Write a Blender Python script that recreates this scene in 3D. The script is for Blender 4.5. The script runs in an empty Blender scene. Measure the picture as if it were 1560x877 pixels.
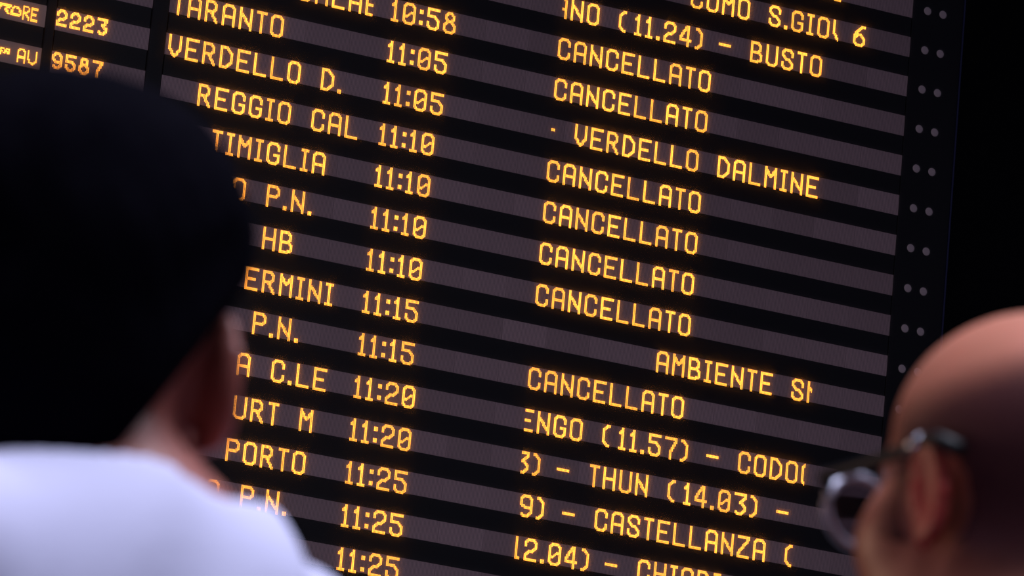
import bpy, math, random
import numpy as np
from mathutils import Vector, Matrix

# ------------------------------------------------------------------ camera, world, lights, exposure
P = 0.004                      # pitch of the board's light dots (m)
H0 = 5.44                      # height of the top of the board's "10:58" line
CAM = Vector((-5.4555, -13.2669, H0 - 4.5896))
RI = Vector((.900171, -.426523, .088156)); UP = Vector((-.186333, -.194193, .963104)); FW = Vector((.393666, .883384, .254282))
scn = bpy.context.scene
C = scn.collection
cd = bpy.data.cameras.new('camera'); cam = bpy.data.objects.new('camera', cd); C.objects.link(cam)
m = Matrix.Identity(4)
for i in range(3):
    m[i][0] = RI[i]; m[i][1] = UP[i]; m[i][2] = -FW[i]; m[i][3] = CAM[i]
cam.matrix_world = m
cd.sensor_width = 36.0; cd.lens = 36.0 * 7998.3 / 1560; cd.clip_end = 200
cd.dof.use_dof = True; cd.dof.focus_distance = 15.0; cd.dof.aperture_fstop = 15.5
scn.camera = cam
scn.view_settings.view_transform = 'Standard'; scn.view_settings.look = 'None'
scn.view_settings.gamma = 1; scn.view_settings.use_curve_mapping = False
scn.view_settings.exposure = 0.0
w = bpy.data.worlds.new('world'); scn.world = w; w.use_nodes = True
w.node_tree.nodes['Background'].inputs[0].default_value = (.30, .28, .55, 1)
w.node_tree.nodes['Background'].inputs[1].default_value = 0.07

def area(name, loc, target, size, power, col):
    l = bpy.data.lights.new(name, 'AREA'); l.shape = 'RECTANGLE'; l.size, l.size_y = size
    l.energy = power; l.color = col
    o = bpy.data.objects.new(name, l); C.objects.link(o); o.location = loc
    o.rotation_euler = (Vector(target) - Vector(loc)).to_track_quat('-Z', 'Y').to_euler()
    return o
# skylight of the station hall above the crowd, and the warm lit hall to the front left of it
area('hall_skylight', (-3.2, -11.5, 7.0), (-4.2, -10.4, 1.5), (5, 4), 660, (.80, .83, 1.0))
area('hall_side_light', (-9.5, -4.0, 2.6), (-4.0, -10.2, 1.5), (2.5, 2.5), 95, (1.0, .62, .42))

# ------------------------------------------------------------------ materials
def node(nt, t, **kw):
    n = nt.nodes.new(t)
    for k, v in kw.items(): setattr(n, k, v)
    return n
def mat(name, col, rough=.5, spec=.5, noise=0., nscale=20., bump=0., bscale=200., metal=0.):
    M = bpy.data.materials.new(name); M.use_nodes = True; nt = M.node_tree; b = nt.nodes['Principled BSDF']
    b.inputs['Base Color'].default_value = (*col, 1); b.inputs['Roughness'].default_value = rough
    b.inputs['Specular IOR Level'].default_value = spec; b.inputs['Metallic'].default_value = metal
    tc = node(nt, 'ShaderNodeTexCoord')
    if noise:
        n = node(nt, 'ShaderNodeTexNoise'); n.inputs['Scale'].default_value = nscale; n.inputs['Detail'].default_value = 4
        nt.links.new(tc.outputs['Object'], n.inputs['Vector'])
        mx = node(nt, 'ShaderNodeMix', data_type='RGBA', blend_type='MIX')
        mx.inputs[6].default_value = (*[c * (1 - noise) for c in col], 1); mx.inputs[7].default_value = (*[min(1, c * (1 + noise)) for c in col], 1)
        nt.links.new(n.outputs['Fac'], mx.inputs[0]); nt.links.new(mx.outputs[2], b.inputs['Base Color'])
    if bump:
        n = node(nt, 'ShaderNodeTexNoise'); n.inputs['Scale'].default_value = bscale; n.inputs['Detail'].default_value = 3
        nt.links.new(tc.outputs['Object'], n.inputs['Vector'])
        bp = node(nt, 'ShaderNodeBump'); bp.inputs['Strength'].default_value = bump; bp.inputs['Distance'].default_value = .002
        nt.links.new(n.outputs['Fac'], bp.inputs['Height']); nt.links.new(bp.outputs[0], b.inputs['Normal'])
    return M

def led_mat(name, col, lo, hi):
    M = bpy.data.materials.new(name); M.use_nodes = True; nt = M.node_tree; b = nt.nodes['Principled BSDF']
    b.inputs['Base Color'].default_value = (.25, .12, .03, 1); b.inputs['Roughness'].default_value = .4
    b.inputs['Emission Color'].default_value = (*col, 1)
    oi = node(nt, 'ShaderNodeObjectInfo'); mr = node(nt, 'ShaderNodeMapRange')
    mr.inputs[3].default_value = lo; mr.inputs[4].default_value = hi
    nt.links.new(oi.outputs['Random'], mr.inputs[0]); nt.links.new(mr.outputs[0], b.inputs['Emission Strength'])
    return M

def module_mat(name, col, lines):
    """unlit dot columns: dark seams between columns of the pitch, tint differing a little from module to module"""
    M = bpy.data.materials.new(name); M.use_nodes = True; nt = M.node_tree; b = nt.nodes['Principled BSDF']
    b.inputs['Roughness'].default_value = .55; b.inputs['Specular IOR Level'].default_value = .25
    tc = node(nt, 'ShaderNodeTexCoord'); sp = node(nt, 'ShaderNodeSeparateXYZ'); nt.links.new(tc.outputs['Object'], sp.inputs[0])
    dv = node(nt, 'ShaderNodeMath', operation='DIVIDE'); dv.inputs[1].default_value = P; nt.links.new(sp.outputs[0], dv.inputs[0])
    fr = node(nt, 'ShaderNodeMath', operation='FRACT'); nt.links.new(dv.outputs[0], fr.inputs[0])
    pp = node(nt, 'ShaderNodeMath', operation='PINGPONG'); pp.inputs[1].default_value = .5; nt.links.new(fr.outputs[0], pp.inputs[0])
    mr = node(nt, 'ShaderNodeMapRange'); mr.inputs[1].default_value = .08; mr.inputs[2].default_value = .22
    mr.inputs[3].default_value = lines; mr.inputs[4].default_value = 1; nt.links.new(pp.outputs[0], mr.inputs[0])
    n = node(nt, 'ShaderNodeTexNoise'); n.inputs['Scale'].default_value = 9; n.inputs['Detail'].default_value = 3
    nt.links.new(tc.outputs['Object'], n.inputs['Vector'])
    oi = node(nt, 'ShaderNodeObjectInfo')
    ad = node(nt, 'ShaderNodeMath', operation='ADD'); nt.links.new(n.outputs['Fac'], ad.inputs[0]); nt.links.new(oi.outputs['Random'], ad.inputs[1])
    m2 = node(nt, 'ShaderNodeMapRange'); m2.inputs[1].default_value = .3; m2.inputs[2].default_value = 1.7
    m2.inputs[3].default_value = .82; m2.inputs[4].default_value = 1.15; nt.links.new(ad.outputs[0], m2.inputs[0])
    mu = node(nt, 'ShaderNodeMath', operation='MULTIPLY'); nt.links.new(mr.outputs[0], mu.inputs[0]); nt.links.new(m2.outputs[0], mu.inputs[1])
    vm = node(nt, 'ShaderNodeVectorMath', operation='SCALE'); vm.inputs[0].default_value = col; nt.links.new(mu.outputs[0], vm.inputs[3])
    nt.links.new(vm.outputs[0], b.inputs['Base Color'])
    return M

M_strip = module_mat('unlit_dot_columns', (.35, .232, .26), .40)
M_strip_c = module_mat('unlit_fine_matrix', (.44, .275, .24), .9)
M_led = led_mat('amber_diodes', (1.0, .345, .035), 2.5, 3.9)
M_black = mat('matt_black_metal', (.0035, .003, .006), .55, .25, .3, 3)
M_black2 = mat('satin_black_frame', (.004, .004, .007), .45, .3)
M_edge = mat('blue_edge_highlight', (.014, .016, .060), .4, .4)  # highlight along the frame edge, put into the colour as a bluish tone
M_lamp = mat('unlit_lamp_lens', (.42, .32, .35), .5, .3, .15, 300)
M_lampring = mat('lamp_ring', (.004, .004, .005), .5)
M_wall = mat('dark_hall_wall', (.0025, .0025, .004), .9, .1, .4, 1.2)
M_floor = mat('grey_station_floor', (.09, .085, .09), .6, .4, .25, 2)
M_steel = mat('painted_steel', (.02, .02, .022), .5, .4, .2, 8)

# ------------------------------------------------------------------ helpers
def mesh_obj(name, verts, faces, material, parent=None, smooth=False, mesh=None):
    if mesh is None:
        mesh = bpy.data.meshes.new(name)
        mesh.from_pydata([tuple(v) for v in verts], [], [tuple(f) for f in faces]); mesh.update()
        if material: mesh.materials.append(material)
        if smooth: mesh.shade_smooth()
    o = bpy.data.objects.new(name, mesh); C.objects.link(o)
    if parent: o.parent = parent
    return o
def box_data(x0, x1, y0, y1, z0, z1, ch=0.):
    """box with its front (-y) edges chamfered by ch"""
    v = [(x0, y1, z0), (x1, y1, z0), (x1, y1, z1), (x0, y1, z1),
         (x0, y0 + ch, z0), (x1, y0 + ch, z0), (x1, y0 + ch, z1), (x0, y0 + ch, z1)]
    f = [(3, 2, 1, 0), (0, 1, 5, 4), (1, 2, 6, 5), (2, 3, 7, 6), (3, 0, 4, 7)]
    if ch:
        v += [(x0 + ch, y0, z0 + ch), (x1 - ch, y0, z0 + ch), (x1 - ch, y0, z1 - ch), (x0 + ch, y0, z1 - ch)]
        f += [(4, 5, 9, 8), (5, 6, 10, 9), (6, 7, 11, 10), (7, 4, 8, 11), (8, 9, 10, 11)]
    else: f += [(4, 5, 6, 7)]
    return v, f
def box(name, x0, x1, y0, y1, z0, z1, material, parent=None, ch=0.):
    v, f = box_data(x0, x1, y0, y1, z0, z1, ch); return mesh_obj(name, v, f, material, parent)
def tag(o, label=None, cat=None, group=None, kind=None):
    if label: o['label'] = label
    if cat: o['category'] = cat
    if group: o['group'] = group
    if kind: o['kind'] = kind
    return o
def empty(name, loc):
    o = bpy.data.objects.new(name, None); C.objects.link(o); o.location = loc; o.empty_display_size = .1
    return o

# ------------------------------------------------------------------ setting
tag(box('floor', -14, 10, -18, 1.5, -.1, 0, M_floor), kind='structure')
tag(box('wall_back', -14, 10, 1.0, 1.2, 0, 9, M_wall), kind='structure')

# ------------------------------------------------------------------ departure board
RP = 30.904                    # rows repeat every RP dots
ROWS = range(-4, 15)
B = empty('departure_board', (0, 0, 0))
tag(B, 'large black departure board with rows of amber dot-matrix lettering', 'departure board')
XW = lambda X: X * P
ZW = lambda r, y: H0 - (r * RP + y) * P
BT, BB = -.38, 15.35           # strip top / bottom in dots
X0, X1 = -420.0, 467.0
zt, zb = ZW(ROWS[0], -20), ZW(ROWS[-1], 36)
box('back_plate', XW(X0), XW(X1), 4 * P, 60 * P, zb, zt, M_black2, B)
FIELDS = [('category_display', -415.0, -257.0, M_strip_c, 4), ('number_display', -249.6, -179.9, M_strip, 2), ('display_strip', -167.4, 421.7, M_strip, 17)]

mod_mesh = {}
def strip(name, r, a, b_, material, nmod):
    s = box(name, XW(a), XW(b_), .6 * P, 3.9 * P, ZW(r, BB), ZW(r, BT), M_black, B)
    wd = (b_ - a) / nmod
    key = (name, nmod)
    for k in range(nmod):
        if key not in mod_mesh:
            v, f = box_data(.06 * P, (wd - .06) * P, 0, .6 * P, -(BB - BT) * P, 0)
            o = mesh_obj('dot_module', v, f, material, s); mod_mesh[key] = o.data
        else: o = mesh_obj('dot_module', None, None, None, s, mesh=mod_mesh[key])
        o.location = (XW(a + k * wd), 0, ZW(r, BT))
    return s
strips = {}
for r in ROWS:
    for nm, a, b_, mt, n in FIELDS:
        strips[(r, nm)] = strip(nm, r, a, b_, mt, n)
# black slats between the strips
for i, r in enumerate(list(ROWS)[:-1]):
    for a, b_ in ((-415.0, -257.6), (-249.1, -180.4), (-166.9, 421.2)):
        box('slat', XW(a), XW(b_), -.12 * P, 3.8 * P, ZW(r + 1, BT - .02), ZW(r, BB + .02), M_black, B, .1 * P)
for a, b_ in ((-256.8, -249.8), (-179.7, -167.6)):
    box('mullion', XW(a), XW(b_), -.6 * P, 3.9 * P, zb, zt, M_black, B, .5 * P)
box('side_panel', XW(421.9), XW(464.9), -.3 * P, 3.9 * P, zb, zt, M_black, B, .25 * P)
box('side_panel', XW(X0), XW(-415.1), -.3 * P, 3.9 * P, zb, zt, M_black, B, .25 * P)
box('edge_trim', XW(465.1), XW(466.4), -1.2 * P, 3.9 * P, zb, zt, M_edge, B, .3 * P)
box('top_rail', XW(X0), XW(X1), -3 * P, 3.9 * P, zt, zt + .16, M_black2, B, P)
box('bottom_rail', XW(X0), XW(X1), -3 * P, 3.9 * P, zb - .16, zb, M_black2, B, P)
# clear sheet added over the face; its slight haze makes the letters' glow
M_sheet = bpy.data.materials.new('hazy_clear_sheet'); M_sheet.use_nodes = True; nt = M_sheet.node_tree; nt.nodes.remove(nt.nodes['Principled BSDF'])
tr_ = node(nt, 'ShaderNodeBsdfTransparent'); tl_ = node(nt, 'ShaderNodeBsdfTranslucent'); mx_ = node(nt, 'ShaderNodeMixShader'); mx_.inputs[0].default_value = .085
tl_.inputs[0].default_value = (.9, .9, .9, 1)
nt.links.new(tr_.outputs[0], mx_.inputs[1]); nt.links.new(tl_.outputs[0], mx_.inputs[2]); nt.links.new(mx_.outputs[0], nt.nodes['Material Output'].inputs[0])
mesh_obj('glow_sheet', [(XW(-415), -1.9 * P, zb), (XW(464), -1.9 * P, zb), (XW(464), -1.9 * P, zt), (XW(-415), -1.9 * P, zt)], [(0, 1, 2, 3)], M_sheet, B)
# pairs of unlit lamps at the end of every line: a domed lens in a thin ring
def lamp_mesh(R, n=20):
    v = []; f = []
    for rad, y in ((R, 0), (R * .97, -.25 * P), (R * .8, -.42 * P), (R * .4, -.5 * P)):
        for k in range(n):
            t = 2 * math.pi * k / n; v.append((rad * math.cos(t), y, rad * math.sin(t)))
    for j in range(3):
        for k in range(n): f.append((j * n + k, j * n + (k + 1) % n, (j + 1) * n + (k + 1) % n, (j + 1) * n + k))
    f.append(tuple(3 * n + k for k in range(n)))
    return v, f
def ring_mesh(R, r_, n=20):
    v = []; f = []
    for rad, y in ((R, 0), (R, -.3 * P), (r_, -.3 * P), (r_, 0)):
        for k in range(n):
            t = 2 * math.pi * k / n; v.append((rad * math.cos(t), y, rad * math.sin(t)))
    for j in range(4):
        for k in range(n): f.append((j * n + k, j * n + (k + 1) % n, ((j + 1) % 4) * n + (k + 1) % n, ((j + 1) % 4) * n + k))
    return v, f
lv, lf = lamp_mesh(3.2 * P); rv, rf = ring_mesh(3.8 * P, 3.25 * P); lm = rm = None
for r in ROWS:
    for X in (434.2, 447.5):
        o = mesh_obj('indicator_lamp', lv, lf, M_lamp, B, True, mesh=lm); lm = o.data
        o.location = (XW(X), -.3 * P, ZW(r, 7.4))
        q = mesh_obj('lamp_ring', rv, rf, M_lampring, o, mesh=rm); rm = q.data
# two steel masts carry the board from the floor
for X in (-330, 380):
    box('mast', XW(X) - .07, XW(X) + .07, 62 * P, 62 * P + .14, 0, zt, M_steel, B)
    box('bracket', XW(X) - .12, XW(X) + .12, 59.9 * P, 62 * P, zb + .3, zb + .6, M_steel, B)
    box('bracket', XW(X) - .12, XW(X) + .12, 59.9 * P, 62 * P, zt - .6, zt - .3, M_steel, B)

# dot-matrix font: polylines drawn with a 2x2 brush on a 10 x 16 cell
F = {
 'A': (10, [[(0,14),(0,3),(1,1),(3,0),(5,0),(7,1),(8,3),(8,14)], [(0,8),(8,8)]]),
 'B': (10, [[(0,0),(0,14),(5,14),(8,12),(8,9),(6,7),(7,5),(7,2),(5,0),(0,0)], [(0,7),(6,7)]]),
 'C': (10, [[(8,4),(8,3),(7,1),(5,0),(3,0),(1,1),(0,3),(0,11),(1,13),(3,14),(5,14),(7,13),(8,11),(8,10)]]),
 'D': (10, [[(0,0),(0,14),(4,14),(8,10),(8,4),(4,0),(0,0)]]),
 'E': (10, [[(8,0),(0,0),(0,14),(8,14)], [(0,7),(6,7)]]),
 'G': (10, [[(8,4),(8,3),(7,1),(5,0),(3,0),(1,1),(0,3),(0,11),(1,13),(3,14),(5,14),(7,13),(8,11),(8,8),(5,8)]]),
 'H': (10, [[(0,0),(0,14)], [(8,0),(8,14)], [(0,7),(8,7)]]),
 'I': (6, [[(0,0),(4,0)], [(2,0),(2,14)], [(0,14),(4,14)]]),
 'L': (10, [[(0,0),(0,14),(8,14)]]),
 'M': (10, [[(0,14),(0,0)], [(1,2),(4,6),(7,2)], [(8,0),(8,14)]]),
 'N': (10, [[(0,14),(0,0)], [(1,4),(7,11)], [(8,0),(8,14)]]),
 'O': (10, [[(0,3),(1,1),(3,0),(5,0),(7,1),(8,3),(8,11),(7,13),(5,14),(3,14),(1,13),(0,11),(0,3)]]),
 'P': (10, [[(0,14),(0,0),(6,0),(8,2),(8,5),(6,7),(0,7)]]),
 'R': (10, [[(0,14),(0,0),(5,0),(7,2),(7,5),(5,7),(0,7)], [(4,8),(8,14)]]),
 'S': (10, [[(8,4),(8,3),(7,1),(5,0),(3,0),(1,1),(0,3),(0,4),(3,7),(5,7),(8,10),(8,11),(7,13),(5,14),(3,14),(1,13),(0,11),(0,10)]]),
 'T': (8, [[(0,0),(6,0)], [(3,0),(3,14)]]),
 'U': (10, [[(0,0),(0,11),(1,13),(3,14),(5,14),(7,13),(8,11),(8,0)]]),
 'V': (10, [[(0,0),(0,9),(4,14),(8,9),(8,0)]]),
 'Z': (10, [[(0,0),(8,0),(8,1),(0,12),(0,14),(8,14)]]),
 '0': (10, [[(0,3),(1,1),(3,0),(5,0),(7,1),(8,3),(8,11),(7,13),(5,14),(3,14),(1,13),(0,11),(0,3)], 'thin', [(1,10),(8,5)]]),
 '1': (6, [[(0,3),(2,1),(2,14)], [(2,0),(2,1)], [(0,14),(4,14)]]),
 '2': (10, [[(0,4),(0,3),(1,1),(3,0),(5,0),(7,1),(8,3),(8,5),(5,8),(3,8),(0,11),(0,14),(8,14)]]),
 '3': (10, [[(0,0),(8,0),(8,2),(5,5),(4,6),(6,7),(8,9),(8,11),(5,14),(3,14),(1,13)]]),
 '4': (10, [[(6,14),(6,0),(5,0),(0,8),(0,10),(8,10)]]),
 '5': (10, [[(8,0),(0,0),(0,5),(5,5),(8,8),(8,11),(7,13),(5,14),(3,14),(1,13),(0,11),(0,10)]]),
 '6': (10, [[(8,0),(6,0),(2,4),(0,7),(0,11),(1,13),(3,14),(5,14),(7,13),(8,11),(8,9),(5,6),(3,6),(1,8)]]),
 '7': (10, [[(0,0),(8,0),(8,2),(4,9),(4,14)]]),
 '8': (10, [[(3,0),(5,0),(7,2),(7,4),(5,6),(3,6),(1,4),(1,2),(3,0)], [(3,6),(0,9),(0,11),(1,13),(3,14),(5,14),(7,13),(8,11),(8,9),(5,6)]]),
 '9': (10, [[(1,13),(3,14),(5,14),(8,11),(8,3),(7,1),(5,0),(3,0),(1,1),(0,3),(0,6),(3,8),(7,8)]]),
 '(': (6, [[(4,0),(3,0),(0,3),(0,11),(3,14),(4,14)]]),
 ')': (6, [[(0,0),(1,0),(4,3),(4,11),(1,14),(0,14)]]),
 '-': (10, [[(0,7),(8,7)]]),
 '.': (3, [[(0,13),(0,14),(1,14),(1,13),(0,13)]]),
 ':': (3, [[(0,3),(1,4),(1,3),(0,4)], [(0,11),(1,12),(1,11),(0,12)]]),
}
PITCH = {'(': 13, ')': 7, '.': 6, ':': 6, ' ': 13}
def dots(ch, w=10, h=16):
    cw, pl = F[ch]; S = set(); thin = False
    sx = (w / 10) if w != 10 else 1; sy = h / 16
    nw = max(2, round(cw * sx))
    for p in pl:
        if p == 'thin': thin = True; continue
        q = [(round(x * (nw - 2) / max(1, cw - 2)), round(y * (h - 2) / 14)) for x, y in p]
        for (ax, ay), (bx, by) in zip(q, q[1:]):
            n = max(abs(bx - ax), abs(by - ay), 1)
            for k in range(n + 1):
                x = round(ax + (bx - ax) * k / n); y = round(ay + (by - ay) * k / n)
                S.add((x, y)); S.add((x, y + 1))
                if not thin: S.add((x + 1, y)); S.add((x + 1, y + 1))
    return S, nw
VP = 1.025                     # vertical pitch of the dots
def led_geom(S, hx=.27, hy=.43, h=.42):
    v = []; f = []
    for (cx, cy) in sorted(S):
        x = (cx + .5) * P; z = -(cy + .5) * VP * P; a = hx * P; b_ = hy * P; n = len(v)
        v += [(x - a, 0, z - b_), (x + a, 0, z - b_), (x + a, 0, z + b_), (x - a, 0, z + b_)]
        a *= .7; b_ *= .85
        v += [(x - a, -h * P, z - b_), (x + a, -h * P, z - b_), (x + a, -h * P, z + b_), (x - a, -h * P, z + b_)]
        f += [(n, n + 1, n + 5, n + 4), (n + 1, n + 2, n + 6, n + 5), (n + 2, n + 3, n + 7, n + 6), (n + 3, n, n + 4, n + 7), (n + 4, n + 5, n + 6, n + 7)]
    return v, f
glyph_mesh = {}
def char(ch, X, r, parent, y0=0., w=10, h=16, c0=None, c1=None):
    S, nw = dots(ch, w, h)
    if c0 is not None: S = {d for d in S if X + d[0] + .5 >= c0}
    if c1 is not None: S = {d for d in S if X + d[0] + .5 <= c1}
    if not S: return nw
    full = len(S) == len(dots(ch, w, h)[0]); key = (ch, w, h)
    if full and key in glyph_mesh: o = mesh_obj('lit_character', None, None, None, parent, mesh=glyph_mesh[key])
    else:
        v, f = led_geom(S); o = mesh_obj('lit_character', v, f, M_led, parent)
        if full: glyph_mesh[key] = o.data
    o.location = (XW(X), -.03 * P, ZW(r, y0)); return nw
def text(s, X, r, field='display_strip', y0=0., w=10, h=16, gap=3, c0=None, c1=None):
    par = strips[(r, field)]
    for ch in s:
        if ch == ' ': X += 13; continue
        nw = char(ch, X, r, par, y0, w, h, c0, c1)
        X += PITCH[ch] if (ch in PITCH and w == 10) else nw + gap
    return X
S0, S1 = 133.8, 360.9          # ends of the scrolling field
# destinations
text('SALAE', -71.9, 0, c1=-14.2); text('TARANTO', -164.6, 1); text('VERDELLO D.', -165.1, 2)
text('REGGIO CAL', -139.3, 3); text('TIMIGLIA', -125.4, 4); text('O P.N.', -106.2, 5); text('HB', -79.9, 6)
text('ERMINI', -89.7, 7); text('P.N.', -80.6, 8); text('A C.LE', -89.1, 9); text('URT M', -88.4, 10)
text('PORTO', -90.6, 11); text('O P.N.', -102.4, 12)
# times
for r, s in enumerate(('10:58', '11:05', '11:05', '11:10', '11:10', '11:10', '11:10', '11:15', '11:15', '11:20', '11:20', '11:25', '11:25', '11:25')):
    text(s, .3, r)
# remarks
for r in (0, 1, 3, 4, 5, 6, 8): text('CANCELLATO', 133.2, r)
text('NI', 341.6, -3); text('COMO S.GIOV', 236.6, -2, c1=S1); text('6', 373.2, -2)
text('ANO (11.24)', 127.8, -1, c0=S0); text('-', 262.3, -1); text('BUSTO', 288.8, -1)
text('-', 126.6, 2, c0=S0); text('VERDELLO DALMINE', 152.5, 2)
text('AMBIENTE SN', 233.2, 7, c1=S1)
text('ENGO (11.57)', 130.3, 9, c0=S0); text('-', 279.3, 9); text('CODOG', 305.5, 9, c1=S1)
text('3)', 129.6, 10, c0=S0); text('-', 161.7, 10); text('THUN (14.03)', 187.7, 10); text('-', 339.5, 10)
text('9)', 135.6, 11); text('-', 169.0, 11); text('CASTELLANZA (', 195.0, 11)
text('1', 132.8, 12, c0=S0 + .9); text('2.04)', 142.0, 12); text('-', 205.8, 12); text('CHIARI', 232.0, 12)
# train numbers
text('2223', -249.2, 2, 'number_display', -.3, 8, 12, 2); text('9587', -249.2, 3, 'number_display', -.1, 8, 12, 2)
# train categories, in a finer matrix
SMALL = {
 'R': ["#### ", "#   #", "#   #", "#  ##", "#### ", "###  ", "# ## ", "#  ##", "#   #", "#   #"],
 'E': ["#####", "#####", "#    ", "#    ", "#### ", "#### ", "#    ", "#    ", "#####", "#####"],
 'A': ["  ## ", " ####", " #  ##", "##  ##", "##  ##", "######", "######", "##  ##", "##  ##", "##  ##"],
 'V': ["##  ##", "##  ##", "##  ##", "##  ##", "##  ##", "##  ##", "##  ##", " #### ", " #### ", "  ##  "],
 'logo_t': ["##########", " #########", " ##   ### ", "##   ##   ", "##   ###  ", "      ##  ", "       ## "],
 'logo_d': ["  ####  ", " ## ### ", " #    ##", "##    ##", "##     #", "########", "####### "],
 'sa': ["   ### ###", "  ##  ## #", "   ## ####", " ### ## ##", "####      "],
}
SMALL['A'] = [" #### ", "##  ##", "#    #", "#    #", "#    #", "######", "######", "#    #", "#    #", "#    #"]
SMALL['V'] = ["#     #", "#     #", "#     #", "#     #", "#     #", "#     #", "##    #", " #   ##", " ##### ", "   ##  "]
def small(key, X, r, y0, par):
    S = {(x, y) for y, row in enumerate(SMALL[key]) for x, c in enumerate(row) if c == '#'}
    v, f = led_geom(S, .47, .36); o = mesh_obj('lit_character', v, f, M_led, par); o.location = (XW(X), -.03 * P, ZW(r, y0))
cp = strips[(2, 'category_display')]
small('logo_t', -292.4, 2, 4.3, cp); small('logo_d', -282.9, 2, 4.6, cp); small('R', -273.9, 2, 3.0, cp); small('E', -267.9, 2, 3.0, cp)
cp = strips[(3, 'category_display')]
small('sa', -290.0, 3, 5.0, cp); small('A', -274.3, 3, 3.0, cp); small('V', -266.9, 3, 3.0, cp)

# ------------------------------------------------------------------ people: implicit bodies turned into one continuous skin
class Vol:
    def __init__(s, lo, hi, h):
        s.h = h; s.lo = np.array(lo, float); s.n = np.ceil((np.array(hi) - s.lo) / h).astype(int) + 1
        s.ax = [s.lo[i] + h * np.arange(s.n[i]) for i in range(3)]; s.d = np.full(tuple(s.n), .5, np.float32)
    def sub(s, lo, hi):
        a = [max(0, int(math.floor((lo[i] - s.lo[i]) / s.h))) for i in range(3)]
        b = [min(s.n[i], int(math.ceil((hi[i] - s.lo[i]) / s.h)) + 1) for i in range(3)]
        if any(b[i] <= a[i] for i in range(3)): return None
        sl = tuple(slice(a[i], b[i]) for i in range(3))
        g = np.meshgrid(*[s.ax[i][sl[i]] for i in range(3)], indexing='ij'); return sl, g
    def add(s, bb, fn, k, op=1):
        m_ = k + .012
        q = s.sub([c - m_ for c in bb[0]], [c + m_ for c in bb[1]])
        if q is None: return
        sl, g = q; e = fn(*g).astype(np.float32); d = s.d[sl]
        if op == 1:
            hh = np.clip(.5 + .5 * (d - e) / k, 0, 1); s.d[sl] = d + (e - d) * hh - k * hh * (1 - hh)
        else:   # smooth subtraction
            e = -e; hh = np.clip(.5 - .5 * (d - e) / k, 0, 1); s.d[sl] = d + (e - d) * hh + k * hh * (1 - hh)
    def mesh(s, name, material, parent=None):
        d = s.d; n = d.shape; ins = d < 0
        cnt = np.zeros((n[0]-1, n[1]-1, n[2]-1), np.int16); acc = np.zeros((3,) + cnt.shape, np.float32)
        I = np.indices(cnt.shape).astype(np.float32)
        corners = [(i, j, k) for i in (0, 1) for j in (0, 1) for k in (0, 1)]
        act = np.zeros(cnt.shape, bool); a0 = ins[:-1, :-1, :-1]
        for c in corners: act |= ins[c[0]:n[0]-1+c[0], c[1]:n[1]-1+c[1], c[2]:n[2]-1+c[2]] != a0
        ci = np.argwhere(act); idx = -np.ones(cnt.shape, np.int64); idx[act] = np.arange(len(ci))
        vals = {c: d[ci[:, 0]+c[0], ci[:, 1]+c[1], ci[:, 2]+c[2]] for c in corners}
        pos = np.zeros((len(ci), 3)); num = np.zeros(len(ci))
        for c in corners:
            for ax in range(3):
                if c[ax]: continue
                c2 = list(c); c2[ax] = 1; c2 = tuple(c2); u = vals[c]; v = vals[c2]; x = (u < 0) != (v < 0)
                t = np.where(x, u / np.where(x, u - v, 1), 0)
                for b in range(3): pos[:, b] += np.where(x, (t if b == ax else c[b]), 0)
                num += x
        V = s.lo + (ci + pos / num[:, None]) * s.h
        faces = []
        for ax in range(3):
            u, v = (ax + 1) % 3, (ax + 2) % 3
            sa = [slice(None)] * 3; sb = [slice(None)] * 3; sa[ax] = slice(0, -1); sb[ax] = slice(1, None)
            x = ins[tuple(sa)] != ins[tuple(sb)]; e = np.argwhere(x)
            ok = (e[:, u] > 0) & (e[:, v] > 0) & (e[:, u] < cnt.shape[u]) & (e[:, v] < cnt.shape[v]); e = e[ok]
            f = ins[e[:, 0], e[:, 1], e[:, 2]]
            def g(du, dv):
                q = e.copy(); q[:, u] -= du; q[:, v] -= dv; return idx[q[:, 0], q[:, 1], q[:, 2]]
            q = np.stack([g(1, 1), g(0, 1), g(0, 0), g(1, 0)], 1)
            q[~f] = q[~f][:, ::-1]; faces.append(q)
        Fc = np.concatenate(faces); Fc = Fc[(Fc >= 0).all(1)]
        me = bpy.data.meshes.new(name); me.vertices.add(len(V)); me.vertices.foreach_set('co', V.astype(np.float32).ravel())
        me.loops.add(len(Fc) * 4); me.loops.foreach_set('vertex_index', Fc.astype(np.int32).ravel())
        me.polygons.add(len(Fc)); me.polygons.foreach_set('loop_start', np.arange(0, len(Fc) * 4, 4, dtype=np.int32))
        me.update(calc_edges=True); me.validate(); me.shade_smooth()
        if material: me.materials.append(material)
        o = bpy.data.objects.new(name, me); C.objects.link(o)
        if parent: o.parent = parent
        return o, V

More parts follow.
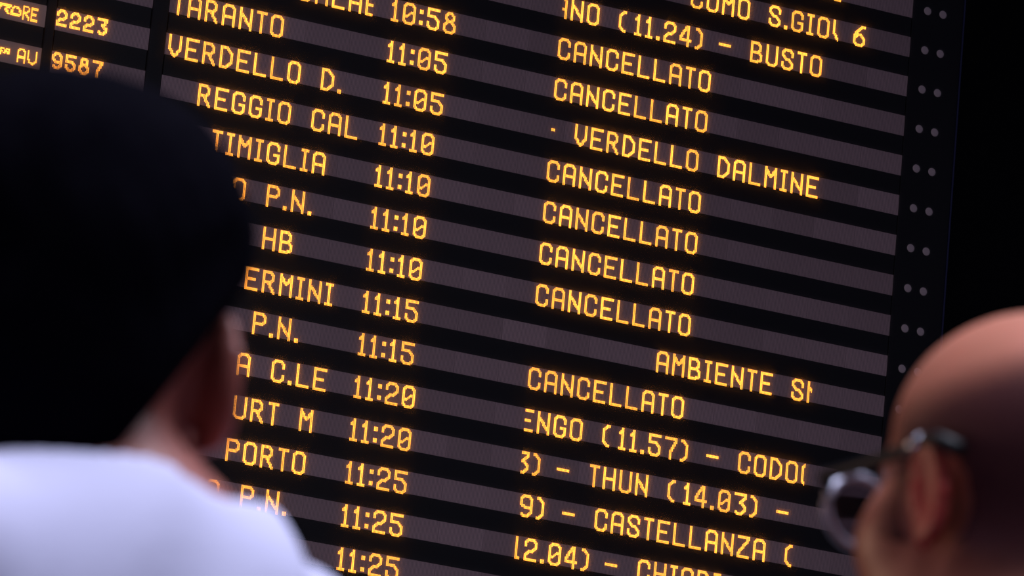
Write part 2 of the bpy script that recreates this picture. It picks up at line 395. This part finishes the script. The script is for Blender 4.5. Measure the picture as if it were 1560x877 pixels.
def ell(c, r, R=None):
    """ellipsoid; R (3x3 numpy) turns it"""
    c = np.array(c, float); r = np.array(r, float); m_ = r.max()
    def fn(x, y, z):
        X, Y, Z = x - c[0], y - c[1], z - c[2]
        if R is not None:
            X, Y, Z = (R[0,0]*X + R[1,0]*Y + R[2,0]*Z), (R[0,1]*X + R[1,1]*Y + R[2,1]*Z), (R[0,2]*X + R[1,2]*Y + R[2,2]*Z)
        k0 = np.sqrt((X/r[0])**2 + (Y/r[1])**2 + (Z/r[2])**2); k1 = np.sqrt((X/r[0]**2)**2 + (Y/r[1]**2)**2 + (Z/r[2]**2)**2)
        return k0 * (k0 - 1) / np.maximum(k1, 1e-6)
    return (c - m_, c + m_), fn
def cap(a, b, ra, rb=None, flat=None):
    """tapered capsule from a to b"""
    a = np.array(a, float); b = np.array(b, float); rb = ra if rb is None else rb; ba = b - a; L = ba @ ba + 1e-9
    def fn(x, y, z):
        X, Y, Z = x - a[0], y - a[1], z - a[2]; t = np.clip((X*ba[0] + Y*ba[1] + Z*ba[2]) / L, 0, 1)
        return np.sqrt((X - t*ba[0])**2 + (Y - t*ba[1])**2 + (Z - t*ba[2])**2) - (ra + (rb - ra) * t)
    m_ = max(ra, rb); return (np.minimum(a, b) - m_, np.maximum(a, b) + m_), fn
def rot(ax, deg):
    t = math.radians(deg); c, s = math.cos(t), math.sin(t)
    return np.array({'x': [[1,0,0],[0,c,-s],[0,s,c]], 'y': [[c,0,s],[0,1,0],[-s,0,c]], 'z': [[c,-s,0],[s,c,0],[0,0,1]]}[ax])

def head_prims(hc, R, full=0., flare=24, ear=1.):
    """(primitive, blend, op) list of a head; hc = point between the ears, R = head rotation"""
    T = lambda p: hc + R @ np.array(p, float); out = []
    E = lambda c, r, k=.02, op=1: out.append((ell(T(c), r, R), k, op))
    K = lambda a, b, ra, rb, k=.015, op=1: out.append((cap(T(a), T(b), ra, rb), k, op))
    E((0, -.014, .036), (.077, .098, .086)); E((0, .020, .050), (.066, .076, .066), .03)
    E((0, .028, -.035), (.060 + full, .064, .080), .03); E((0, .046, -.088), (.040 + full, .042, .030), .03)
    for s in (-1, 1):
        E((s * (.046 + full), .052, -.026), (.026, .030, .030), .03)            # cheek
        E((s * (.046 + full), .012, -.068), (.018, .040, .026), .03)            # jaw angle
        K((s * .012, .086, .026), (s * .044, .076, .026), .010, .008, .014)     # brow ridge
        E((s * .031, .096, .006), (.016, .016, .010), .010, -1)                 # eye socket
        K((s * .018, .090, .013), (s * .043, .083, .011), .004, .003, .005)     # upper lid
        E((s * .011, .100, -.034), (.009, .011, .008), .008)                    # nostril wing
        # ear: rim, bowl, lobe
        Re = R @ rot('z', s * flare) @ rot('x', -10); ec = T((s * .084, -.014, -.003))
        Ep = lambda p: ec + Re @ (np.array(p, float) * ear)
        out.append((ell(ec, np.array((.0065, .018, .031)) * ear, Re), .006, 1))
        out.append((ell(Ep((s * .0075, .001, .002)), np.array((.006, .010, .019)) * ear, Re), .004, -1))
        out.append((ell(Ep((0, .006, -.027)), (.005, .009, .010), Re), .006, 1))
        out.append((ell(Ep((-s * .004, .010, .0)), (.010, .010, .022), Re), .008, 1))
        for i in range(10):
            t0, t1 = [math.radians(-20 + 26 * j_) for j_ in (i, i + 1)]
            pa, pb = [Ep((s * .003, -.0155 * math.sin(t), -.029 * math.cos(t))) if True else 0 for t in (t0, t1)]
            out.append((cap(pa, pb, .0036, .0036), .004, 1))
    K((0, .088, .020), (0, .111, -.026), .008, .0125, .012); E((0, .108, -.031), (.011, .010, .009), .008)
    E((0, .094, -.058), (.023, .010, .006), .006); E((0, .093, -.070), (.020, .010, .007), .006)
    K((-.02, .105, -.064), (.02, .105, -.064), .0018, .0018, .003, -1)
    E((0, .086, -.098), (.017, .014, .013), .012)
    return out
def hand_prims(wr, d, pn, side):
    """relaxed hand hanging from wrist wr, fingers along d, palm facing pn"""
    d = np.array(d, float); d /= np.linalg.norm(d); pn = np.array(pn, float); pn -= d * (pn @ d); pn /= np.linalg.norm(pn)
    s = np.cross(d, pn) * side; out = []; wr = np.array(wr, float)
    P_ = lambda a, b, c: wr + d * a + s * b + pn * c
    for b in (-.026, -.010, .008, .025): out.append((cap(P_(.012, b * .7, 0), P_(.085, b, 0), .0135, .0115), .010, 1))
    for b, L in ((.027, .070), (.009, .078), (-.009, .073), (-.027, .058)):
        q = P_(.086, b, 0); t = 0.25
        for seg, rr in ((.44, .0088), (.31, .0080), (.25, .0072)):
            dd = d * math.cos(t) + pn * math.sin(t); q2 = q + dd * L * seg
            out.append((cap(q, q2, rr, rr * .93), .004, 1)); q = q2; t += .38
    q = P_(.022, .026, .006); dd = d * .66 + s * .62 + pn * .3
    for L, rr, tt in ((.042, .0125, 0), (.032, .0100, .5), (.026, .0088, .5)):
        dd = dd / np.linalg.norm(dd); q2 = q + dd * L; out.append((cap(q, q2, rr, rr * .93), .006, 1)); q = q2; dd = dd + d * tt
    return out

def person(name, base, yaw, H, head_yaw, head_pitch, head_roll, skin, shirt_m, trouser_m, shoe_m, wide=1., full=0., neck=.056, shirt_seed=0., lean=(0, 0), shrug=0., flare=24, nr=.084, ear=1.):
    """standing person built facing +y at the origin, then turned by yaw; H = height of the point between the ears"""
    S = (H + shrug) / 1.60
    sp = {'sh': (.165 * wide, -.005, 1.385), 'el': (.235 * wide, -.03, 1.10), 'wr': (.245 * wide, .055, .86), 'hip': (.088, 0, .90), 'kn': (.095, .01, .49), 'an': (.095, -.02, .09)}
    g = {k: (np.array(v) * S if k != 'sh' else np.array(v) * S) for k, v in sp.items()}
    mx = lambda p, s: np.array((p[0] * s, p[1], p[2]))
    hc = np.array((lean[0], .035 + lean[1], H)); R = rot('z', head_yaw) @ rot('y', head_roll) @ rot('x', head_pitch)
    tor = [(ell((0, 0, 1.22 * S), (.155 * wide * S, .105 * wide, .20 * S)), .05, 1), (ell((0, .005, 1.05 * S), (.140 * wide, .105 * wide, .16)), .05, 1),
           (ell((0, -.005, .94 * S), (.155 * wide, .115 * wide, .12)), .05, 1), (cap((-.12 * wide, -.01, 1.375 * S), (.12 * wide, -.01, 1.375 * S), .062, .062), .05, 1),
           (cap((-.02, -.03, 1.44 * S), (-.13 * wide, -.01, 1.385 * S), .048, .055), .05, 1), (cap((.02, -.03, 1.44 * S), (.13 * wide, -.01, 1.385 * S), .048, .055), .05, 1),
           (ell((0, -.045, 1.35 * S), (.13 * wide, .075, .12)), .05, 1)]
    for s in (-1, 1):
        tor.append((cap(mx(g['sh'], s), mx(g['sh'], s) + np.array((s * .012, 0, -.02)), .066, .062), .03, 1))
    arms = []; legs = []
    for s in (-1, 1):
        arms += [(cap(mx(g['sh'], s) + np.array((s * .01, 0, -.01)), mx(g['el'], s), .054, .042), .02, 1)]
    fore = []
    for s in (-1, 1):
        fore += [(cap(mx(g['el'], s), mx(g['wr'], s), .041, .027), .02, 1)]
        dd = mx(g['wr'], s) - mx(g['el'], s); fore += hand_prims(mx(g['wr'], s), dd, (-s, 0, 0), -s)
        legs += [(cap(mx(g['hip'], s), mx(g['kn'], s), .088, .058), .04, 1), (cap(mx(g['kn'], s), mx(g['an'], s), .056, .038), .03, 1)]
    feet = []
    for s in (-1, 1): feet += [(cap(mx(g['an'], s) + np.array((0, 0, -.03)), mx(g['an'], s) + np.array((s * .02, .15, -.06)), .036, .028), .02, 1)]
    nk = [(cap(hc + R @ np.array((0, -.030, -.055)), (0, -.035, 1.40 * S), neck, neck * 1.15), .03, 1),
          (cap(hc + R @ np.array((0, .012, -.09)), (0, .01, 1.40 * S), neck * .8, neck), .03, 1)]
    v = Vol((-.42, -.30, -.01), (.42, .34, H + .17), .0055)
    for (bb, fn), k, op in tor + arms + fore + legs + feet + nk + head_prims(hc, R, full, flare, ear): v.add(bb, fn, k, op)
    o, V_ = v.mesh(name, skin)
    me_ = o.data; co_ = np.empty(len(me_.vertices) * 3, np.float32); me_.vertices.foreach_get('co', co_); L_ = (co_.reshape(-1, 3) - hc) @ R
    fl_ = np.clip((np.abs(L_[:, 0]) - .078) / .006, 0, 1) * (np.abs(L_[:, 1] + .01) < .04) * (np.abs(L_[:, 2]) < .05)     # ears are ruddier than the face
    me_.attributes.new('flush', 'FLOAT', 'POINT').data.foreach_set('value', fl_.astype(np.float32))
    # shirt
    def inflate(pr, a): (bb, fn), k, op = pr; return ((bb[0] - a, bb[1] + a), lambda x, y, z: fn(x, y, z) - a), k, op
    q = Vol((-.42, -.26, .84 * S), (.42, .26, 1.53 * S), .006)
    for pr in tor + arms:
        (bb, fn), k, op = inflate(pr, .015); q.add(bb, fn, k, op)
    X, Y, Z = np.meshgrid(*q.ax, indexing='ij')
    q.d += (.0045 * np.sin(34 * Z + 17 * np.abs(X) + 9 * Y + shirt_seed) * np.sin(15 * X + 3 + shirt_seed) + .003 * np.sin(70 * X - 40 * Z + 2 * shirt_seed)).astype(np.float32)
    ncol = np.sqrt((X / nr) ** 2 + ((Y + .02) / (nr - .004)) ** 2)                                # neck opening
    cut_ = -np.maximum((ncol - 1) * .085, 1.42 * S - Z); kk = .012
    hh = np.clip(.5 + .5 * (cut_ - q.d) / kk, 0, 1); q.d = (q.d + (cut_ - q.d) * hh + kk * hh * (1 - hh)).astype(np.float32)
    q.d -= (.016 * np.clip((1.04 * S - Z) / .06, 0, 1)).astype(np.float32)
    q.d = np.maximum(q.d, (.90 * S - Z).astype(np.float32))                                    # hem
    slv = (np.abs(X) - .15) * .2 + (1.17 * S - Z)                                               # sleeve end
    q.d = np.where(np.abs(X) > .205 * wide, np.maximum(q.d, slv), q.d).astype(np.float32)
    sh, _ = q.mesh('shirt', shirt_m, o)
    q = Vol((-.30, -.24, .03), (.30, .24, 1.02 * S), .008)
    for pr, a_ in [(t_, .013) for t_ in tor[1:3]] + [(t_, .02) for t_ in legs]:
        (bb, fn), k, op = inflate(pr, a_); q.add(bb, fn, k, op)
    X, Y, Z = np.meshgrid(*q.ax, indexing='ij'); q.d = np.maximum(np.maximum(q.d, Z - .955 * S), .055 - Z).astype(np.float32)
    tr, _ = q.mesh('trousers', trouser_m, o)
    for s in (-1, 1):
        a = mx(g['an'], s); q = Vol((a[0] - .09, -.14, -.001), (a[0] + .09, .25, .13), .006)
        for c in (cap(a + np.array((0, -.02, -.045)), a + np.array((s * .015, .13, -.05)), .046, .040), cap(a + np.array((0, 0, .0)), a + np.array((0, 0, -.05)), .047, .047)): q.add(c[0], c[1], .02)
        q.d = np.maximum(q.d, .0005 - np.meshgrid(*q.ax, indexing='ij')[2]).astype(np.float32)
        q.mesh('shoe', shoe_m, o)
    for s in (-1, 1):                                                                          # eyes with iris and pupil
        n_ = 14; v = [(0, .0125, 0)]; f = []; mi = []
        rings = (8, 16, 30, 60, 100, 140)
        for a_ in rings:
            for k in range(n_): v.append((.0125 * math.sin(math.radians(a_)) * math.cos(2 * math.pi * k / n_), .0125 * math.cos(math.radians(a_)), .0125 * math.sin(math.radians(a_)) * math.sin(2 * math.pi * k / n_)))
        for k in range(n_): f.append((0, 1 + (k + 1) % n_, 1 + k)); mi.append(1)
        for j in range(len(rings) - 1):
            for k in range(n_): f.append((1 + j * n_ + k, 1 + j * n_ + (k + 1) % n_, 1 + (j + 1) * n_ + (k + 1) % n_, 1 + (j + 1) * n_ + k)); mi.append(1 if j < 1 else (2 if j < 2 else 0))
        c_ = hc + R @ np.array((s * .031, .0795, .006)); vv = [tuple(c_ + R @ np.array(p)) for p in v]
        ey = mesh_obj('eye', vv, f, M_eyewhite, o, True); ey.data.materials.append(M_pupil); ey.data.materials.append(M_iris)
        for p_, i_ in zip(ey.data.polygons, mi): p_.material_index = i_
    o.location = base; o.rotation_euler = (0, 0, math.radians(yaw))
    return o, hc, R

def skin_mat(name, col, red, flush=1.):
    M = bpy.data.materials.new(name); M.use_nodes = True; nt = M.node_tree; b = nt.nodes['Principled BSDF']
    b.inputs['Roughness'].default_value = .42; b.inputs['Specular IOR Level'].default_value = .45
    tc = node(nt, 'ShaderNodeTexCoord'); n = node(nt, 'ShaderNodeTexNoise'); n.inputs['Scale'].default_value = 28; n.inputs['Detail'].default_value = 5
    nt.links.new(tc.outputs['Object'], n.inputs['Vector'])
    mx = node(nt, 'ShaderNodeMix', data_type='RGBA'); mx.inputs[6].default_value = (*col, 1); mx.inputs[7].default_value = (*red, 1)
    nt.links.new(n.outputs['Fac'], mx.inputs[0])
    fl = node(nt, 'ShaderNodeAttribute', attribute_name='flush'); m3 = node(nt, 'ShaderNodeMix', data_type='RGBA'); m3.inputs[7].default_value = (red[0] * .8, red[1] * .30, red[2] * .36, 1)
    fm = node(nt, 'ShaderNodeMath', operation='MULTIPLY'); fm.inputs[1].default_value = flush; nt.links.new(fl.outputs['Fac'], fm.inputs[0])
    nt.links.new(fm.outputs[0], m3.inputs[0]); nt.links.new(mx.outputs[2], m3.inputs[6]); nt.links.new(m3.outputs[2], b.inputs['Base Color'])
    b.inputs['Subsurface Weight'].default_value = .12; b.inputs['Subsurface Radius'].default_value = (.012, .004, .002); b.inputs['Subsurface Scale'].default_value = 1
    return M
SK1 = skin_mat('tanned_skin', (.27, .092, .072), (.36, .10, .08), .05)
SK2 = skin_mat('ruddy_skin', (.54, .22, .145), (.60, .20, .135))
M_shirtw = mat('white_cotton', (.67, .66, .91), .85, .2, .04, 40, .25, 500)
M_shirtd = mat('dark_cotton', (.035, .012, .016), .85, .2, .1, 40, .3, 500)
M_jean = mat('dark_denim', (.02, .025, .05), .8, .2, .2, 60, .4, 600)
M_shoe = mat('black_leather', (.012, .011, .010), .4, .5, .1, 40)
M_hair = mat('black_hair', (.0018, .0014, .004), .9, .015, .4, 160, .8, 420)
M_eye = mat('dark_plastic_frame', (.005, .005, .008), .5, .3)
M_gun = mat('gunmetal_rim', (.50, .50, .62), .48, .5, metal=1.)
M_eyewhite = mat('eye_white', (.7, .66, .62), .15)
M_pupil = mat('pupil', (.003, .003, .003), .1)
M_iris = mat('brown_iris', (.08, .035, .015), .15)
M_chrome = mat('polished_metal', (.75, .76, .85), .25, .5, metal=1.)

def ray(u, v_, d): return CAM + FW * d + RI * ((u - 780) / 7998.3 * d) - UP * ((v_ - 438.5) / 7998.3 * d)

# --- man on the left, seen from behind: black hair, white shirt
def stand(ear_px, depth, yaw, head_yaw, head_pitch, side, *a, **k):
    # the ear towards the camera gives the head's place; the feet stand below it on the floor
    e = ray(*ear_px, depth); Rh = rot('z', head_yaw) @ rot('x', head_pitch); q = Rh @ np.array((side * .083, -.010, -.004))
    th = math.radians(yaw); H = e.z - q[2]
    o, hc, R = person('person', (0, 0, 0), yaw, H, head_yaw, head_pitch, 0, *a, **k)
    off = Matrix.Rotation(th, 3, 'Z') @ Vector((hc[0] + q[0], hc[1] + q[1], 0)); o.location = (e.x - off.x, e.y - off.y, 0)
    return o, hc, R, th
man1, hc1, R1, thL = stand((325, 582), 2.70, 24, -44, 8, 1, SK1, M_shirtw, M_jean, M_shoe, 1.0, .009, .066, .6, shrug=.030, nr=.079, ear=1.12)
tag(man1, 'man with thick black hair and a white shirt, seen from behind at the left', 'person')
# his hair: a thick cropped cap over the skull, down to the nape, leaving ears and face free
h = Vol(hc1 - .17, hc1 + .17, .004)
Tl = lambda p: hc1 + R1 @ np.array(p, float)
for c, r, k in (((0, -.016, .045), (.0925, .110, .097), .02), ((0, -.045, -.015), (.078, .078, .072), .03), ((0, -.055, -.055), (.064, .052, .045), .03), ((0, -.010, .078), (.087, .090, .063), .03)):
    bb, fn = ell(Tl(c), r, R1); h.add(bb, fn, k)
X, Y, Z = np.meshgrid(*h.ax, indexing='ij'); Lc = np.stack([X - hc1[0], Y - hc1[1], Z - hc1[2]], -1) @ R1   # head-local
lx, ly, lz = Lc[..., 0], Lc[..., 1], Lc[..., 2]
rng = np.random.default_rng(3); nz = np.zeros_like(X)
for _ in range(26):
    kv = rng.normal(size=3); kv *= rng.uniform(60, 300) / np.linalg.norm(kv); nz += np.sin(kv[0] * X + kv[1] * Y + kv[2] * Z + rng.uniform(0, 6.3)) * 9 / np.linalg.norm(kv)
h.d = (h.d + .0085 * nz * .5).astype(np.float32)
face_cut = np.minimum.reduce([ly - (.045 + .0 * lz), .085 - lz])                          # face in front, below the fringe
face_cut = np.minimum(ly - .052, .078 - lz)
ear_cut = np.minimum(ly + .022, .020 - lz)                                                     # round the ears and behind them
nape = -.080 + 1.75 * np.maximum(np.abs(lx) - .022, 0) - lz
h.d = np.maximum.reduce([h.d, face_cut, ear_cut, nape]).astype(np.float32)
hair1, _ = h.mesh('hair', M_hair, man1)

# --- man on the right, in glasses, three-quarter view from behind: bald crown, cropped sides
man2, hc2, R2, thR = stand((1414, 752), 3.15, 9, 0, 4, -1, SK2, M_shirtd, M_jean, M_shoe, 1.08, .006, .064, 2.1, flare=3)
tag(man2, 'bald man in dark-rimmed glasses looking up to the left, at the right edge', 'person')
h = Vol(hc2 - .16, hc2 + .16, .004)
Sx = hc2[2] / 1.60
for (bb, fn), k, op in head_prims(hc2, R2, .006)[:6] + [(cap(hc2 + R2 @ np.array((0, -.030, -.055)), (0, -.035, 1.40 * Sx), .064, .064 * 1.15), .03, 1)]:
    h.add((bb[0] - .005, bb[1] + .005), (lambda f: (lambda x, y, z: f(x, y, z) - .0042))(fn), k, op)
X, Y, Z = np.meshgrid(*h.ax, indexing='ij'); Lc = np.stack([X - hc2[0], Y - hc2[1], Z - hc2[2]], -1) @ R2
lx, ly, lz = Lc[..., 0], Lc[..., 1], Lc[..., 2]
top = lz - (.070 - .35 * np.clip(ly, -.1, .1)); front = np.minimum(ly - .038, 1); low = -.062 - lz - .0 * ly
fr2 = np.where(lz < -.03, ly + .02, ly - .042)
ear_ = .030 - np.sqrt((ly + .004) ** 2 + (lz + .004) ** 2 * .7) - 9 * (np.abs(lx) < .06)
h.d = np.maximum.reduce([h.d, top, fr2, low, ear_]).astype(np.float32)
hair2, _ = h.mesh('cropped_hair', None, man2); hair2['label'] = 'cropped dark hair round the bald crown'
# soft edge: hair density fades towards its border (an attribute of the hair itself)
me = hair2.data; co = np.empty(len(me.vertices) * 3, np.float32); me.vertices.foreach_get('co', co); co = co.reshape(-1, 3)
L = (co - hc2) @ R2
e = np.minimum.reduce([-(L[:, 2] - (.070 - .35 * np.clip(L[:, 1], -.1, .1))) / .030, -(np.where(L[:, 2] < -.03, L[:, 1] + .02, L[:, 1] - .042)) / .022, (L[:, 2] + .062) / .03])
at = me.attributes.new('hair_amount', 'FLOAT', 'POINT'); at.data.foreach_set('value', np.clip(e, 0, 1).astype(np.float32))
MH = bpy.data.materials.new('cropped_hair'); MH.use_nodes = True; nt = MH.node_tree; b = nt.nodes['Principled BSDF']
b.inputs['Base Color'].default_value = (.085, .024, .030, 1); b.inputs['Roughness'].default_value = .7; b.inputs['Specular IOR Level'].default_value = .2
an = node(nt, 'ShaderNodeAttribute', attribute_name='hair_amount'); n = node(nt, 'ShaderNodeTexNoise'); n.inputs['Scale'].default_value = 900
tc = node(nt, 'ShaderNodeTexCoord'); nt.links.new(tc.outputs['Object'], n.inputs['Vector'])
mr = node(nt, 'ShaderNodeMapRange'); mr.inputs[1].default_value = .35; mr.inputs[2].default_value = .65; mr.inputs[3].default_value = .70; mr.inputs[4].default_value = 1.
nt.links.new(n.outputs['Fac'], mr.inputs[0]); mu = node(nt, 'ShaderNodeMath', operation='MULTIPLY')
nt.links.new(an.outputs['Fac'], mu.inputs[0]); nt.links.new(mr.outputs[0], mu.inputs[1]); nt.links.new(mu.outputs[0], b.inputs['Alpha'])
me.materials.append(MH)

# --- his glasses
def tube(name, pts, r, material, parent, seg=10, closed=False, ry=None):
    pts = [Vector(p) for p in pts]; n = len(pts); v = []; f = []
    up = Vector((0, 0, 1))
    for i, p in enumerate(pts):
        a = pts[(i - 1) % n] if (closed or i) else p; c = pts[(i + 1) % n] if (closed or i < n - 1) else p
        t = (c - a).normalized(); s = t.cross(up)
        s = s.normalized() if s.length > 1e-3 else Vector((1, 0, 0)); q = s.cross(t)
        rr = r[i] if isinstance(r, (list, tuple)) else r
        for k in range(seg):
            w_ = 2 * math.pi * k / seg; v.append(p + s * math.cos(w_) * rr * (ry or 1) + q * math.sin(w_) * rr)
    m_ = n if closed else n - 1
    for i in range(m_):
        for k in range(seg): f.append((i * seg + k, i * seg + (k + 1) % seg, ((i + 1) % n) * seg + (k + 1) % seg, ((i + 1) % n) * seg + k))
    if not closed: f += [tuple(range(seg))[::-1], tuple((n - 1) * seg + k for k in range(seg))]
    return mesh_obj(name, v, f, material, parent, True)
g = empty('eyeglasses', (0, 0, 0)); tag(g, 'dark-framed glasses worn by the bald man at the right edge', 'glasses')
g.matrix_world = Matrix.Translation(man2.location) @ Matrix.Rotation(thR, 4, 'Z') @ Matrix.Translation(Vector(hc2)) @ Matrix([list(R2[i]) + [0] for i in range(3)] + [[0, 0, 0, 1]])
for s in (-1, 1):
    rim = []
    for k in range(28):
        t = 2 * math.pi * k / 28; rim.append((s * .036 + .028 * math.cos(t), .128 - .010 * abs(.038 + s * .029 * math.cos(t)) / .06, .002 + .022 * math.sin(t)))
    tube('rim', rim, .0032, M_gun, g, 8, True)
    v = [(s * .036, .127, .002)] + rim; lens = mesh_obj('lens', v + [(x, y - .0015, z) for x, y, z in v], [(0, 1 + k, 1 + (k + 1) % 28) for k in range(28)] + [(29, 30 + (k + 1) % 28, 30 + k) for k in range(28)], None, g, True)
    MG = bpy.data.materials.get('lens_glass')
    if not MG:
        MG = bpy.data.materials.new('lens_glass'); MG.use_nodes = True; nt = MG.node_tree; b = nt.nodes['Principled BSDF']
        b.inputs['Base Color'].default_value = (.42, .40, .46, 1); b.inputs['Roughness'].default_value = .03; b.inputs['Transmission Weight'].default_value = 1; b.inputs['IOR'].default_value = 1.1
    lens.data.materials.append(MG)
    ta = tube('temple_arm', [(s * .065, .119, .014), (s * .074, .108, .017), (s * .082, .060, .018), (s * .086, .015, .024), (s * .088, -.008, .028), (s * .089, -.022, .027), (s * .088, -.042, .020)], [.0044, .0044, .0044, .0042, .0042, .0054, .0052], M_eye, g, 8)
    tube('hinge', [(s * .061, .121, .014), (s * .072, .112, .016)], .0042, M_eye, ta, 8)
    tube('metal_sleeve', [(s * .0862, .012, .0245), (s * .088, -.004, .0278)], .0043, M_chrome, ta, 8)
tube('bridge', [(-.010, .127, .004), (0, .130, .008), (.010, .127, .004)], .002, M_eye, g, 8)
